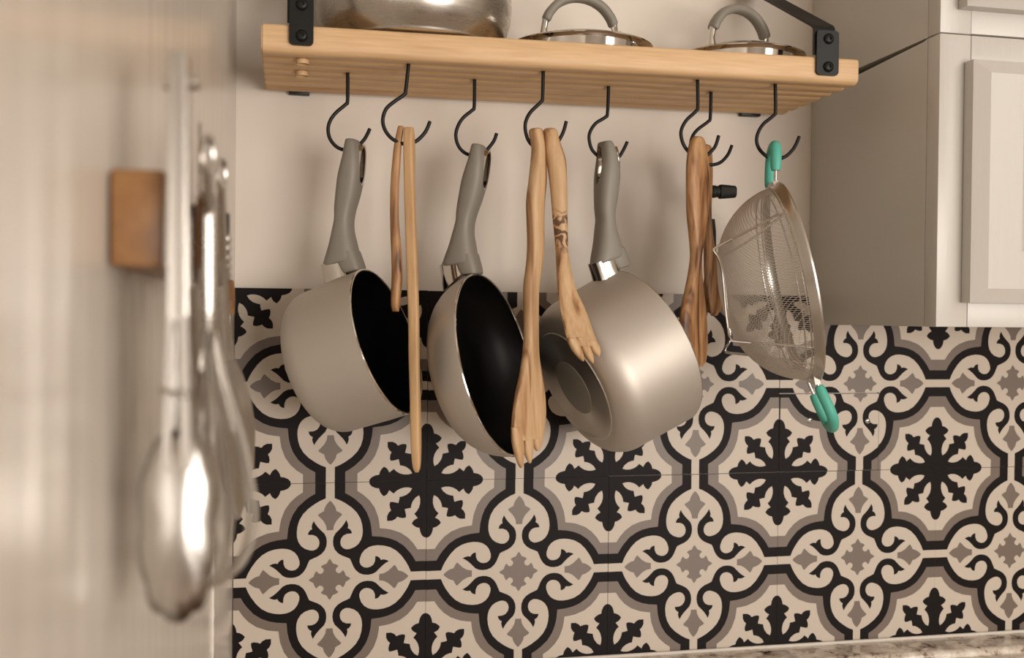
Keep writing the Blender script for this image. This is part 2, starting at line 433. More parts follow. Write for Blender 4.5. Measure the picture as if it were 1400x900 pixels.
# wall cabinets ------------------------------------------------------
def prism(poly, axis_vec):
    n = len(poly); V = [Vector(p) for p in poly]+[Vector(p)+Vector(axis_vec) for p in poly]
    return V, [tuple(range(n-1, -1, -1)), tuple(range(n, 2*n))]+[(k, (k+1) % n, n+(k+1) % n, n+k) for k in range(n)]
ZK = .437
def raised_door(name, x0, x1, z0, z1, y, parent):
    """slab with chamfered outer edge and a recessed centre panel"""
    th, ch = .019, .013
    loops = [(0, y), (0, y-th+.0065), (ch, y-th-.001), (ch+.034, y-th-.001), (ch+.038, y-th+.003), (ch+.046, y-th+.006), (ch+.055, y-th+.0065)]
    V, F = [], []
    for d, yy in loops:
        for x, z in ((x0+d, z0+d), (x1-d, z0+d), (x1-d, z1-d), (x0+d, z1-d)): V.append(Vector((x, yy, z)))
    for i in range(len(loops)-1):
        for k in range(4): F.append((i*4+k, i*4+(k+1) % 4, i*4+4+(k+1) % 4, i*4+4+k))
    F.append((3, 2, 1, 0)); n = len(V); F.append((n-4, n-3, n-2, n-1))
    bm = bmesh.new()
    bv = [bm.verts.new(v) for v in V]
    for f in F: bm.faces.new([bv[i] for i in f])
    sharp = [e for e in bm.edges if e.calc_face_angle(0) > .3 and min(v.co.y for v in e.verts) < y-.005]
    bmesh.ops.bevel(bm, geom=sharp, offset=.0009, segments=2, affect='EDGES')
    return obj(name, from_bm(bm), M_CAB, parent, smooth=25)
XE = XC+.50
lc = empty('wall_cabinet', (.65, -.12, ZCAB), 'white painted lower wall cabinet with raised door, bottom edge above the tiles', 'cabinet')
obj('side_panel', prism([(XC, .003, ZCAB), (XC, YC+.019, ZCAB), (XC, YC+.019, ZK-.0006), (XC, YC+.024, ZK-.0022), (XC, .003, ZK-.0115)], (.016, 0, 0)), M_CAB, lc, smooth=0)
obj('carcass', box(XC+.016, XE, YC+.019, .003, ZCAB+.004, ZK-.0125), M_CAB, lc, smooth=0)
p0, p1 = at(1326, 200, YC), at(1330, 90, YC-.0195)
obj('stile', box(XC, p0.x-.0003, YC, YC+.0187, ZCAB, ZK-.0006, .0008), M_CAB, lc)
obj('rail', box(p0.x+.0003, XE, YC+.0003, YC+.0187, ZK-.03, ZK-.0006, .0006), M_CAB, lc)
obj('rail', box(p0.x+.0003, XE, YC+.0003, YC+.0187, ZCAB, ZCAB+.04, .0006), M_CAB, lc)
obj('stile', box(XE-.045, XE, YC, YC+.0187, ZCAB, ZK-.0006, .0008), M_CAB, lc)
dl = at(1328, 250, YC-.0125); zt = at(1331, 81, YC-.0125).z; zbm = at(1325, 414, YC-.0125).z
raised_door('door', dl.x, dl.x+.40, zbm, zt, YC-.0006, lc)
uc = empty('wall_cabinet', (.65, -.12, ZK), 'white painted upper cabinet stacked above a dark gap, door cut by frame top', 'cabinet')
obj('side_panel', prism([(XC, .003, ZK-.001), (XC, YC+.019, ZK+.0002), (XC, YC+.019, .80), (XC, .003, .80)], (.016, 0, 0)), M_CAB, uc, smooth=0)
obj('carcass', box(XC+.016, XE, YC+.019, .003, ZK+.004, .80), M_CAB, uc, smooth=0)
obj('stile', box(XC, p0.x-.0003, YC, YC+.0187, ZK+.0003, .80, .0008), M_CAB, uc)
obj('rail', box(p0.x-.0003, XE, YC, YC+.0187, ZK+.0008, ZK+.06, .0006), M_CAB, uc)
obj('stile', box(XE-.045, XE, YC, YC+.0187, ZK+.0003, .80, .0008), M_CAB, uc)
du = at(1322, 8, YC-.0125)
raised_door('door', du.x, du.x+.40, du.z, .78, YC-.0006, uc)

# ------------------------------------------------------------------ slatted shelf
SX0, SX1, SYF = -.1676, .3945, -.170
def zsh(x): return .3985+(x-SX0)/(SX1-SX0)*.0027      # underside, very slightly out of level
STH = .0247
shelf = empty('wall_shelf', (.113, -.09, .3998), 'pale pine slatted wall shelf holding a steel pot and two lids', 'shelf')
for i in range(7):
    y0 = SYF+.0236*i; w = .0212 if i in (0, 2) else .0228
    bm = bmesh.new(); bmesh.ops.create_cube(bm, size=1)
    for v in bm.verts:
        x = SX0 if v.co.x < 0 else SX1; z = zsh(x)+(0 if v.co.z < 0 else STH); v.co = Vector((x, y0 if v.co.y < 0 else y0+w, z))
    e = [q for q in bm.edges if abs(q.verts[0].co.x-q.verts[1].co.x) > .1]
    lo = [q for q in e if q.verts[0].co.z < .412]; hi = [q for q in e if q.verts[0].co.z >= .412]
    bmesh.ops.bevel(bm, geom=lo, offset=.0068, segments=5, affect='EDGES', profile=.5)
    bmesh.ops.bevel(bm, geom=[q for q in hi if q.is_valid], offset=.003, segments=3, affect='EDGES', profile=.5)
    e = [q for q in bm.edges if abs(q.verts[0].co.x-q.verts[1].co.x) < .001 and q.calc_face_angle(0) > 1.3]
    bmesh.ops.bevel(bm, geom=e, offset=.0012, segments=2, affect='EDGES')
    obj('slat', from_bm(bm), M_PINE, shelf)
for gy in (SYF+.0222, SYF+.0694):
    for gx in (-.1325,):
        obj('dowel', revolve([(-.004, .0056), (.0, .0056), (.0007, .0048), (.001, 0)], 18, T(gx, gy, zsh(gx)) @ Matrix.Rotation(PI, 4, 'X') @ ZAX @ Matrix.Scale(-1, 4, (1, 0, 0))), M_PINE, shelf)
def bracket(xa, xb, label):
    zb = zsh((xa+xb)/2); zt_ = zb+STH; t = .0028; yf = SYF-.0004; xm = (xa+xb)/2; w = (xb-xa)/2
    r = empty('shelf_bracket', (xm, -.09, zb), label, 'bracket', 'black iron shelf brackets')
    z1 = zt_+.0245
    V = []
    pts = []
    for cx, cz, a0 in ((xb-.004, zb+.0105, -90), (xb-.003, z1-.003, 0), (xa+.003, z1-.003, 90), (xa+.004, zb+.0105, 180)):
        for k in range(5):
            a = math.radians(a0+22.5*k); rr = .004 if cz < zt_ else .003; pts.append((cx+rr*math.cos(a), cz+rr*math.sin(a)))
    obj('front_plate', prism([(x, yf-t, z) for x, z in pts], (0, t, 0)), M_BLACK, r, smooth=30)
    # inner strap: up the front behind the plate, then back to the wall
    o = -.0016
    path = [(yf, zt_+.0015), (yf, z1+.001), (yf+.001, z1+.004), (yf+.004, z1+.007), (-.004, z1+.094), (0, z1+.098), (0, z1+.13)]
    rings = []
    for k, (y, z) in enumerate(path):
        a = Vector((0, *path[max(k-1, 0)])); b = Vector((0, *path[min(k+1, len(path)-1)])); d = (b-a).normalized(); nn = Vector((0, d.z, -d.y))
        c = Vector((0, y, z))
        rings.append([c+Vector((xa+o, 0, 0)), c+Vector((xb+o-.001, 0, 0)), c+Vector((xb+o-.001, 0, 0))+nn*t, c+Vector((xa+o, 0, 0))+nn*t])
    obj('strap', loft(rings), M_BLACK, r, smooth=20)
    obj('rear_tab', box(xa, xb, -.0045, .0038, zb-.0012, zb+.02, .0008), M_BLACK, r)
    for z in (zb+.0145, zt_+.0165):
        p = Vector((xm+(xb-xa)*.02, yf-t, z))
        b = obj('bolt', revolve([(0, .0052), (.0012, .005), (.0024, .0036), (.0028, .0022), (.0028, .0020), (.0012, .0019), (.0012, 0)], 24, T(p) @ YAX), M_BLACK, r)
    return r
bracket(-.1444, -.1238, 'left black iron bracket strapping the shelf beside the steel pot')
bracket(.3482, .3712, 'right black iron bracket with diagonal strap at cabinet end of shelf')

# ------------------------------------------------------------------ things on the shelf
ZT = .4245
pc = Vector((-.0288, -.100, ZT+.0005))
pot = empty('stock_pot', pc, 'rounded stainless steel pot standing on the shelf', 'pot')
pr = [(0, 0), (0, .0795), (.0008, .0812), (.0022, .0818), (.0032, .0822), (.0072, .0878), (.016, .0935), (.026, .0968), (.04, .0978), (.06, .0968), (.085, .0955), (.11, .0955), (.113, .0985), (.1145, .0985)]
pr = [(x, r*.945) for x, r in pr]
obj('body', revolve(pr+[(.1145, .0893), (.085, .0886), (.03, .0893), (.006, .0755), (.003, 0)], 96, T(pc) @ ZAX), M_BRUSH, pot, smooth=35)
obj('rim', tube([pc+Vector((.0918*math.cos(k*PI/40), .0918*math.sin(k*PI/40), .1146)) for k in range(80)], .0022, 8, True), M_STEEL, pot)
def lid(c, R, turn, label):
    c = Vector(c); r = empty('pot_lid', c, label, 'lid', 'steel lids on the shelf')
    M0 = T(c)
    pr = [(.0005, R-.012), (.001, R-.009), (.0085, R-.0085), (.0092, R-.003), (.0098, R), (.0108, R+.0004), (.0116, R-.001), (.0125, R-.008), (.0175, R*.72), (.0225, R*.45), (.0262, R*.2), (.0272, 0)]
    obj('dome', revolve(pr+[(.0262, 0), (.0215, R*.45), (.0115, R-.011), (.0005, R-.012)][0:4], 90, M0 @ ZAX), M_CHROME, r, smooth=30)
    Mx = M0 @ Matrix.Rotation(turn, 4, 'Z')
    for s in (-1, 1):
        obj('handle_post', tube([Mx @ Vector(p) for p in ((s*.037, 0, .0195), (s*.037, 0, .027), (s*.0355, 0, .037), (s*.033, 0, .0415))], [.0048, .0034, .0034, .0034], 12), M_CHROME, r)
    pts = curve([(-.0352, 0, .0365), (-.031, 0, .045), (-.022, 0, .0545), (-.008, 0, .0605), (.008, 0, .0605), (.022, 0, .0545), (.031, 0, .045), (.0352, 0, .0365)], 5)
    rings = []
    for k, p in enumerate(pts):
        d = (pts[min(k+1, len(pts)-1)]-pts[max(k-1, 0)]).normalized(); nn = Vector((0, 1, 0)); b = d.cross(nn)
        e = min(k, len(pts)-1-k); f = .8 if e == 0 else 1
        rings.append([Mx @ v for v in section(p, nn, b, .0068*f, .0044*f, 2.6, 14)])
    obj('handle_grip', loft(rings), M_GRIP, r)
    obj('vent', revolve([(0, .0028), (.002, .0028), (.003, .0018), (.003, 0)], 14, Mx @ T(.0255, -.043 if R > .07 else -.038, .0165) @ ZAX), M_STEEL, r)
    return r
lid((.1345, -.0985, ZT+.001), .0712, .06, 'larger steel lid with grey arched handle, nearer the pot')
lid((.3020, -.099, ZT+.0015), .0655, .32, 'smaller steel lid with grey arched handle, beside the right bracket')

# ------------------------------------------------------------------ hooks
def hook(name_pts, origin, scale, Y, label):
    ox, oy = origin
    P = [at(ox+x/scale, oy+y/scale, Y) for x, y in name_pts]
    top = P[0]; zt_ = zsh(top.x)+STH
    P = [Vector((top.x, Y+.012, zt_+.0021)), Vector((top.x, Y+.004, zt_+.0021)), Vector((top.x, Y+.0006, zt_+.0012)), Vector((top.x, Y, zt_-.003)), Vector((top.x, Y, top.z+.004))]+P
    g = tube(curve(P, 6), .00172, 12)
    o = obj('hook', g, M_BLACK, origin=top); tag(o, label, 'hook', 'black hooks under the shelf')
G1, G3 = SYF+.0222, SYF+.0694
HA = (430, 80); HB = (700, 80); HC = (910, 90)
hook([(227, 88), (226, 285), (213, 314), (150, 368), (110, 420), (93, 480), (104, 545), (140, 595), (185, 621), (240, 625), (290, 605), (335, 560), (360, 520), (378, 480)], HA, 5, G3, 'black hook carrying the tall saucepan nearest the left wall')
hook([(645, 14), (624, 215), (612, 248), (545, 295), (490, 345), (467, 415), (478, 480), (515, 535), (560, 566), (620, 585), (690, 568), (735, 530), (765, 490), (790, 430)], HA, 5, G1, 'black hook holding the long pale paddle and the slim spoon')
hook([(1094, 128), (1092, 325), (1078, 354), (1020, 402), (984, 455), (966, 520), (978, 585), (1010, 632), (1055, 658), (1110, 664), (1160, 643), (1200, 600), (1228, 560), (1245, 512)], HA, 5, G3, 'black hook carrying the shallow frying pan')
hook([(214, 62), (209, 265), (197, 298), (130, 363), (98, 420), (90, 475), (105, 545), (140, 595), (190, 620), (250, 618), (305, 580), (335, 535), (355, 490), (371, 430)], HB, 5, G1, 'black hook holding the pair of wooden fork spatulas')
hook([(660, 178), (653, 370), (638, 402), (572, 444), (535, 500), (527, 550), (545, 620), (590, 668), (640, 692), (690, 696), (733, 670), (762, 625), (788, 570)], HB, 5, G3, 'black hook carrying the saucepan with its base showing')
hook([(196, 70), (198, 245), (188, 278), (130, 333), (100, 385), (95, 430), (113, 490), (155, 542), (205, 562), (250, 552), (285, 522), (308, 490), (327, 430)], HC, 4.5, G1, 'front black hook holding the big dark olive-wood spoon')
hook([(279, 152), (275, 315), (262, 343), (200, 390), (168, 430), (155, 480), (168, 535), (205, 580), (245, 603), (290, 609), (340, 593), (383, 547), (408, 490)], HC, 4.5, G3, 'rear black hook tucked behind the big dark olive-wood spoon')
hook([(674, 105), (676, 275), (664, 306), (602, 358), (570, 410), (560, 460), (575, 510), (615, 553), (665, 575), (730, 562), (775, 525), (803, 482), (822, 435)], HC, 4.5, G1, 'black hook carrying the wire strainer by its teal loop')

# ------------------------------------------------------------------ pans
def apply_bool(o, cutter):
    md = o.modifiers.new('cut', 'BOOLEAN'); md.object = cutter; md.operation = 'DIFFERENCE'; md.solver = 'EXACT'
    bpy.context.view_layer.update()
    me = bpy.data.meshes.new_from_object(o.evaluated_get(bpy.context.evaluated_depsgraph_get()))
    o.modifiers.clear(); old = o.data; o.data = me; bpy.data.meshes.remove(old)
    cm_ = cutter.data; bpy.data.objects.remove(cutter); bpy.data.meshes.remove(cm_)
    me.shade_smooth(); me.set_sharp_from_angle(angle=math.radians(38))
def curve4(st, n):
    out = []
    P = [st[0]]+st+[st[-1]]
    for i in range(1, len(P)-2):
        a, b, c, d = P[i-1:i+3]
        for k in range(n):
            t = k/n
            out.append(tuple(.5*((2*q1)+(q2-q0)*t+(2*q0-5*q1+4*q2-q3)*t*t+(3*q1-q0-3*q2+q3)*t**3) for q0, q1, q2, q3 in zip(a, b, c, d)))
    out.append(P[-2]); return out
def pan(name, c, a, roll, prof, inner, lean, hs, label, base_disc=True, fend=-.0015, slope=.04, tab_up=.0035):
    a = Vector(a).normalized(); h = (Vector((0, 0, 1))-a*a.z).normalized(); b = h.cross(a)
    # local x = opening direction, local z = towards the handle, local y = across
    Mb = Matrix(((a.x, b.x, h.x, c[0]), (a.y, b.y, h.y, c[1]), (a.z, b.z, h.z, c[2]), (0, 0, 0, 1))) @ Matrix.Rotation(roll, 4, 'X')
    r = empty(name, c, label, 'pan' if 'frying' in name else 'saucepan', M=Mb)
    R = prof[0][1]; H = -prof[-1][0]
    obj('body', revolve(prof+[(prof[-1][0], 0)], 128, Mb), M_PANBODY, r, smooth=35)
    obj('cooking_surface', revolve(inner+[(inner[-1][0], 0)], 128, Mb), M_NONSTICK, r, smooth=45)
    q = [Mb @ Vector((.0001, (R-.0011)*math.cos(k*PI/64), (R-.0011)*math.sin(k*PI/64))) for k in range(128)]
    obj('rim', tube(q, .00125, 8, True), M_CHROME, r)
    rb = prof[-1][1]; xb_ = prof[-1][0]
    bp = obj('base_plate', revolve([(xb_+.0005, rb-.0005), (xb_-.0010, rb-.0015), (xb_-.0013, rb-.004), (xb_-.0011, rb-.0070), (xb_-.0011, .031), (xb_-.0013, .0295), (xb_-.0013, .0)], 128, Mb), M_SPUN, r, smooth=25)
    obj('base_disc', revolve([(xb_-.0008, .0285), (xb_-.0018, .0283), (xb_-.002, .0275), (xb_-.002, 0)], 64, Mb), M_GRIP if base_disc else M_SPUN, bp)
    # handle, stations: (s along the handle from the rim, offset along x, half thickness x, half width y)
    st = [(.0125, -.0018, .0176, .0125), (.014, -.0018, .0180, .0135), (.020, .0004, .0158, .0138), (.030, .0045, .0124, .0132), (.040, .0080, .0098, .0122), (.050, .0124, .0083, .0116), (.060, .0170, .0094, .0118),
          (.070, .0228, .0106, .0128), (.085, .0310, .0112, .0142), (.095, .0360, .0100, .0142), (.105, .0404, .0080, .0130), (.114, .0430, .0062, .0112), (.1178, .0438, .0050, .0095), (.1185, .0440, .0038, .0080)]
    st = curve4(st, 3)
    rings = []
    AX, AY = Vector((1, 0, 0)), Vector((0, 1, 0))
    k = hs
    for s, al, t, w in st:
        al = al+lean
        tilt = Vector((1, 0, -.12-.25*min(max((s-.014)/.03, 0), 1))).normalized()
        rings.append([Mb @ v for v in section((al, 0, R+s*k), AY, tilt, w, t, 2.7, 28)])
    # finer rings for smoothness
    g = loft(rings)
    hd = obj('handle', g, M_GRIP, r)
    # hanging hole through the handle, along local x
    sh = .0965*k; alh = .0366+lean
    dirx = Vector((1, 0, -.42)).normalized(); dirz = Vector((.42, 0, 1)).normalized()
    cc = Vector((alh, 0, R+sh))
    def ell(o, ry, rz): return [Mb @ (cc+dirx*o+AY*(ry*math.cos(q*PI/20))+dirz*(rz*math.sin(q*PI/20))) for q in range(40)]
    cut = obj('cutter', loft([ell(-.03, .0060, .0185), ell(.03, .0060, .0185)]), M_GRIP, None)
    apply_bool(hd, cut)
    inn = loft([ell(-.0085, .0061, .0186), ell(.0102, .0061, .0186), ell(.0108, .0067, .0192), ell(.0104, .0050, .0172), ell(-.0085, .0050, .0172)], False)
    obj('hanging_ring', inn, M_CHROME, r)
    # tab that reaches down to the rim, and the bright ferrule beside it
    tab = []
    for ss, al, t, w in ((.0165, .0056, .0108, .0126), (.008, .0060, .0108, .0124), (.001, .0066, .0104, .0120), (-.0025, .0068, .0098, .0114), (-.0035, .0068, .0086, .0100)):
        tab.append([Mb @ v for v in section((al+lean, 0, R+ss+tab_up), AY, Vector((1, 0, -.15)).normalized(), w, t, 3.4, 24)])
    obj('thumb_tab', loft(tab), M_GRIP, r)
    fr = []
    for ss, al, t, w, sl in ((.0155, -.0085, .0128, .0108, -.1), (.004, -.0095, .0130, .0111, .5*slope), (fend, -.0102, .0132, .0115, slope)):
        fr.append([Mb @ v for v in section((al+lean, 0, R+ss), AY, Vector((1, 0, sl)), w, t, 4, 28)])
    obj('ferrule', loft(fr), M_CHROME, r)
    return r
def axis(az, el): return (math.cos(el)*math.cos(az), -math.cos(el)*math.sin(az), math.sin(el))
def rounded(R, Rm, H, rc, rb, n=8):
    """side wall from rim radius R to Rm, rounded into the base radius rb"""
    P = [(0, R), (-.002, R), (-.25*H, R*.7+Rm*.3)]
    x0 = -(H-rc)
    P.append((x0*.8, Rm*.85+R*.15)); dr = Rm-rb
    for k in range(n+1):
        a = k/n*PI/2; P.append((x0-rc*math.sin(a), rb+dr*math.cos(a)))
    return P
def offset_in(P, d): return [(x+(d if i > len(P)//2 else 0), r-d) for i, (x, r) in enumerate(P)]
P1 = rounded(.0708, .0690, .080, .022, .050)
pan('saucepan', (-.0535, -.12, .1498), axis(.4666, .3303), 0, P1, offset_in(P1, .0024), -.0175, 1.0, 'small grey-handled saucepan, black inside, nearest the left wall')
P2 = [(0, .0890), (-.002, .0889), (-.01, .0872), (-.018, .0845), (-.026, .0805), (-.033, .0752), (-.039, .0685), (-.043, .061), (-.0455, .054)]
pan('frying_pan', (.0512, -.12, .1284), axis(.5729, .2572), 0, P2, offset_in(P2, .0022), -.012, 1.0, 'shallow round grey-handled frying pan hanging between the saucepans', fend=-.0035, slope=.5)
P3 = rounded(.0838, .0815, .088, .026, .0592)
pan('saucepan', (.2060, -.097, .1445), (.0754, .0165, .0375), 0.0, P3, offset_in(P3, .0024), 0, 1.0, 'larger grey-handled saucepan showing its steel base and side')

# ------------------------------------------------------------------ wooden tools
def rows_px(rows, origin, s): return [(origin[1]+y/s, origin[0]+l/s, origin[0]+r/s) for y, l, r in rows]
def wood_tool(rows, Y, theta, thick, ex, n=20, dY=None, bow=None):
    """rows: (v, left u, right u) outline stations; theta turns the broad face about the vertical; returns rings"""
    A = Vector((math.cos(theta), math.sin(theta), 0)); B = Vector((math.sin(theta), -math.cos(theta), 0))
    rings = []; cen = []
    for i, (v, l, r) in enumerate(rows):
        y = Y+(dY[i] if dY else 0)
        a = at(l, v, y); b = at(r, v, y); c = (a+b)/2; half = (b-a).length/2
        t = thick[i] if isinstance(thick, (list, tuple)) else thick
        # view direction at this point decides how much of width and thickness shows
        d = (c-CP); d.z = 0; d.normalize(); sx = Vector((d.y, -d.x, 0))
        ca = abs(A.dot(sx)); cb = abs(B.dot(sx)); e = 1.0 if ex > 2.5 else 2.0
        e = ex/(ex-1); w = max((max(half**e-(t*cb)**e, (half*.25)**e))**(1/e)/max(ca, .2), .0008)
        rings.append(section(c, A, B, w, t, ex, n, bow[i] if bow else 0)); cen.append((c, w, t))
    return rings, cen, A, B
def dense(rows, k=4):
    P = curve([Vector(r) for r in rows], k); return [tuple(p) for p in P]
def lerp_list(vals, k):
    out = []
    for a, b in zip(vals, vals[1:]): out += [a+(b-a)*i/k for i in range(k)]
    return out+[vals[-1]]
def tines(c, w, t, A, B, lens, drop, ex):
    """fork prongs below centre c: broad, pointed, parted by narrow notches"""
    gs = []; n = len(lens)
    for i, ln in enumerate(lens):
        x0 = -w+2*w*i/n; x1 = -w+2*w*(i+1)/n; xm = (x0+x1)/2
        rr = []
        for f, ww, tt in ((-.5, .92, .8), (-.15, .97, .93), (.0, .97, .97), (.3, .9, .92), (.55, .74, .82), (.75, .52, .68), (.92, .26, .5), (1, .06, .3)):
            q = Vector(c)+A*(xm*(1-.10*max(f, 0)))+Vector((drop[0]*f*ln, 0, -f*ln))
            rr.append(section(q, A, B, (x1-x0)/2*ww, t*tt, 2.6, 14))
        gs.append(loft(rr))
    return gs
# long fork spatula
r = rows_px([(40, 150, 185), (47, 132, 198), (70, 127, 203), (150, 140, 215), (300, 127, 220), (420, 113, 210), (530, 115, 207), (650, 118, 207), (750, 112, 200), (860, 98, 182)], (690, 165), 3.83)
r += rows_px([(100, 92, 168), (250, 93, 168), (350, 85, 171), (450, 70, 185), (550, 50, 199), (640, 38, 203), (720, 35, 196), (760, 36, 188)], (690, 390), 3.6)
K = 4
dy1 = lambda n, z: [z*(i/(n-1))**1.6 for i in range(n)]
th = [.003, .0055, .0062, .0064, .0064, .0064, .0062, .0062, .006, .006, .0058, .0055, .005, .0045, .004, .004, .004, .004]
rg, cen, A, B = wood_tool(dense(r, K), G1-.004, .62, lerp_list(th, K), 3.2, dY=dy1((len(r)-1)*K+1, -.022))
c, w, t = cen[-1]
g = join(loft(rg), *tines(c, w, t, A, B, [.0245, .0215, .0115], (.10, 0), 3.2))
tag(obj('fork_spatula', g, M_OLIVE), 'long light wooden fork spatula with tined end, in front of frying pan', 'spatula')
# shorter spoon-fork
r = rows_px([(40, 225, 262), (52, 205, 275), (100, 195, 287), (200, 215, 318), (300, 232, 325), (400, 242, 327), (500, 250, 328), (600, 260, 330), (700, 268, 333), (800, 272, 352), (890, 280, 376)], (690, 165), 3.83)
r += rows_px([(100, 272, 388), (150, 283, 408), (200, 292, 425), (250, 305, 443), (300, 324, 462)], (690, 390), 3.6)
th = [.003, .0055, .0075, .0085, .0085, .008, .0075, .007, .0068, .006, .005, .0045, .004, .004, .004, .004]
rg, cen, A, B = wood_tool(dense(r, K), G1-.001, .30, lerp_list(th, K), 1.75, dY=dy1((len(r)-1)*K+1, -.046))
c, w, t = cen[-1]
g = join(loft(rg), *tines(c, w, t, A, B, [.0135, .0155, .0095], (.5, 0), 1.75))
zmin = min(v.z for v in g[0])
tag(obj('fork_spatula', g, knot_wood(M_OLIVE, at(768, 318, G1-.006).z-zmin, .026)), 'shorter ridged wooden serving fork with dark knot, before the larger saucepan', 'spatula')
# slim spoon seen edge-on and the long paddle beside it
r = [(172, 547, 548.6), (176, 545.5, 549.6), (200, 540, 547.5), (235, 536.5, 545.5), (262, 535.2, 543.8), (300, 534.8, 544), (330, 535, 547), (350, 535.6, 549), (380, 535.8, 550.2), (405, 534.2, 548), (418, 535, 546), (426, 538.5, 543.5)]
rg, cen, A, B = wood_tool(dense(r, K), G1+.001, 1.25, lerp_list([.002, .003, .0035, .004, .004, .004, .0045, .0048, .005, .0045, .004, .003], K), 2.2)
tag(obj('wooden_spoon', loft(rg), M_OLIVE_D), 'slim short wooden spoon seen edge-on beside the long pale paddle', 'spoon')
r = [(174, 555, 563), (177, 552.4, 566), (200, 551.3, 567.8), (260, 552.4, 568), (320, 554.3, 569.6), (376, 556, 571.4), (433, 557.8, 573.2), (490, 558.5, 573.8), (546, 560, 575.3), (603, 561.3, 576.3), (630, 563, 575.6), (641, 565, 574.2), (646, 568, 571.5)]
rg, cen, A, B = wood_tool(dense(r, K), G1-.002, 1.12, lerp_list([.003, .0042, .0046, .0048, .0048, .0048, .0048, .0048, .0046, .0044, .004, .003, .0015], K), 4)
tag(obj('wooden_paddle', loft(rg), M_OLIVE_P), 'long straight pale wooden paddle seen edge-on, in front of small saucepan', 'paddle')
# big dark spoon and the small one behind it
r = [(187, 949, 959), (190, 946, 962), (201, 942, 965.5), (223, 939.3, 968), (250, 938.8, 969), (290, 939.3, 967.5), (320, 941.8, 964), (350, 943.6, 959.5), (378, 940.2, 960), (405, 935, 962.5), (430, 930.3, 965), (455, 930, 966.5), (478, 935.5, 966.5), (494, 945, 964.5), (501, 951.5, 960)]
rg, cen, A, B = wood_tool(dense(r, K), G1-.002, .55, lerp_list([.003, .0048, .006, .007, .007, .007, .0065, .006, .006, .0062, .0064, .0064, .006, .0045, .002], K), 2.6)
tag(obj('wooden_spoon', loft(rg), M_OLIVE_D), 'big dark-grained olive-wood spoon between larger saucepan and strainer', 'spoon')
r = [(198, 962, 970), (204, 960, 973), (240, 959, 974), (290, 960, 972.5), (320, 961.5, 974.5), (347, 962.5, 978.5), (380, 963.5, 985), (405, 966.5, 987.5), (422, 969, 985.5), (432, 972.5, 980)]
rg, cen, A, B = wood_tool(dense(r, K), G3+.004, .7, lerp_list([.002, .004, .0048, .005, .005, .005, .005, .0048, .004, .002], K), 2.3)
c0 = at(968, 412, G3+.007)
lobe = loft([section(c0+Vector((0, .004, .03-.0075*k)), A, B, .0042*[.5, .8, 1, 1, .9, .6, .2][k], .0035*[.5, .8, 1, 1, .9, .6, .2][k], 2.2, 14) for k in range(7)])
tag(obj('wooden_spoon', join(loft(rg), lobe), M_OLIVE_D), 'small dark wooden server half hidden behind the big spoon', 'spoon')

# can opener on the rear hook, mostly hidden
Yo = G3+.022
co = empty('can_opener', at(972, 300, Yo), 'black-handled opener with protruding turning knob, behind the big wooden spoon', 'can opener')
pz = lambda u, v, y=Yo: at(u, v, y)
obj('jaw_plate', loft([section(pz(969, v), Vector((.25, .97, 0)), Vector((.97, -.25, 0)), w, .0013, 4, 12) for v, w in ((212, .006), (222, .010), (262, .012), (300, .011), (330, .008))]), M_STEEL, co)
for k, dy in enumerate((-.006, .006)):
    p = [pz(971+2*k, v, Yo+dy) for v in (300, 318, 345, 375)]
    obj('handle', loft([section(q, Vector((0, 1, 0)), Vector((1, 0, 0)), .0048, t, 2.6, 14) for q, t in zip(p, (.0025, .0042, .0042, .003))]), M_RUBBER, co)
a, b = pz(969, 262), pz(1005.5, 262.5); d = (b-a)
ring = []
for f, rr in ((0, .0050), (.12, .0056), (.14, .0065), (.24, .0065), (.26, .0060), (.38, .0060), (.40, .0072), (.46, .0075), (.9, .0064), (.97, .0062), (1, .0054)):
    ring.append(section(a+d*f, Vector((0, 1, 0)), Vector((0, 0, 1)), rr*.72, rr, 3 if f > .39 else 2, 20))
kn = obj('turning_knob', loft(ring), M_RUBBER, co, smooth=30)
for v in (222, 238, 283, 296):
    obj('rivet', revolve([(0, .0022), (.0012, .0018), (.0016, 0)], 12, T(pz(970.6, v))), M_STEEL, co)

# ------------------------------------------------------------------ strainer
sc_, sa = Vector((.3331, -.165, .2093)), Vector(axis(.2957, .208)).normalized()
sh_ = (Vector((0, 0, 1))-sa*sa.z).normalized(); sb = sh_.cross(sa)
MS = Matrix(((sa.x, sb.x, sh_.x, sc_.x), (sa.y, sb.y, sh_.y, sc_.y), (sa.z, sb.z, sh_.z, sc_.z), (0, 0, 0, 1)))
RS = .098; DS = .071
stn = empty('strainer', sc_, 'fine wire mesh strainer with teal loop handles hanging beside the cabinet', 'strainer', M=MS)
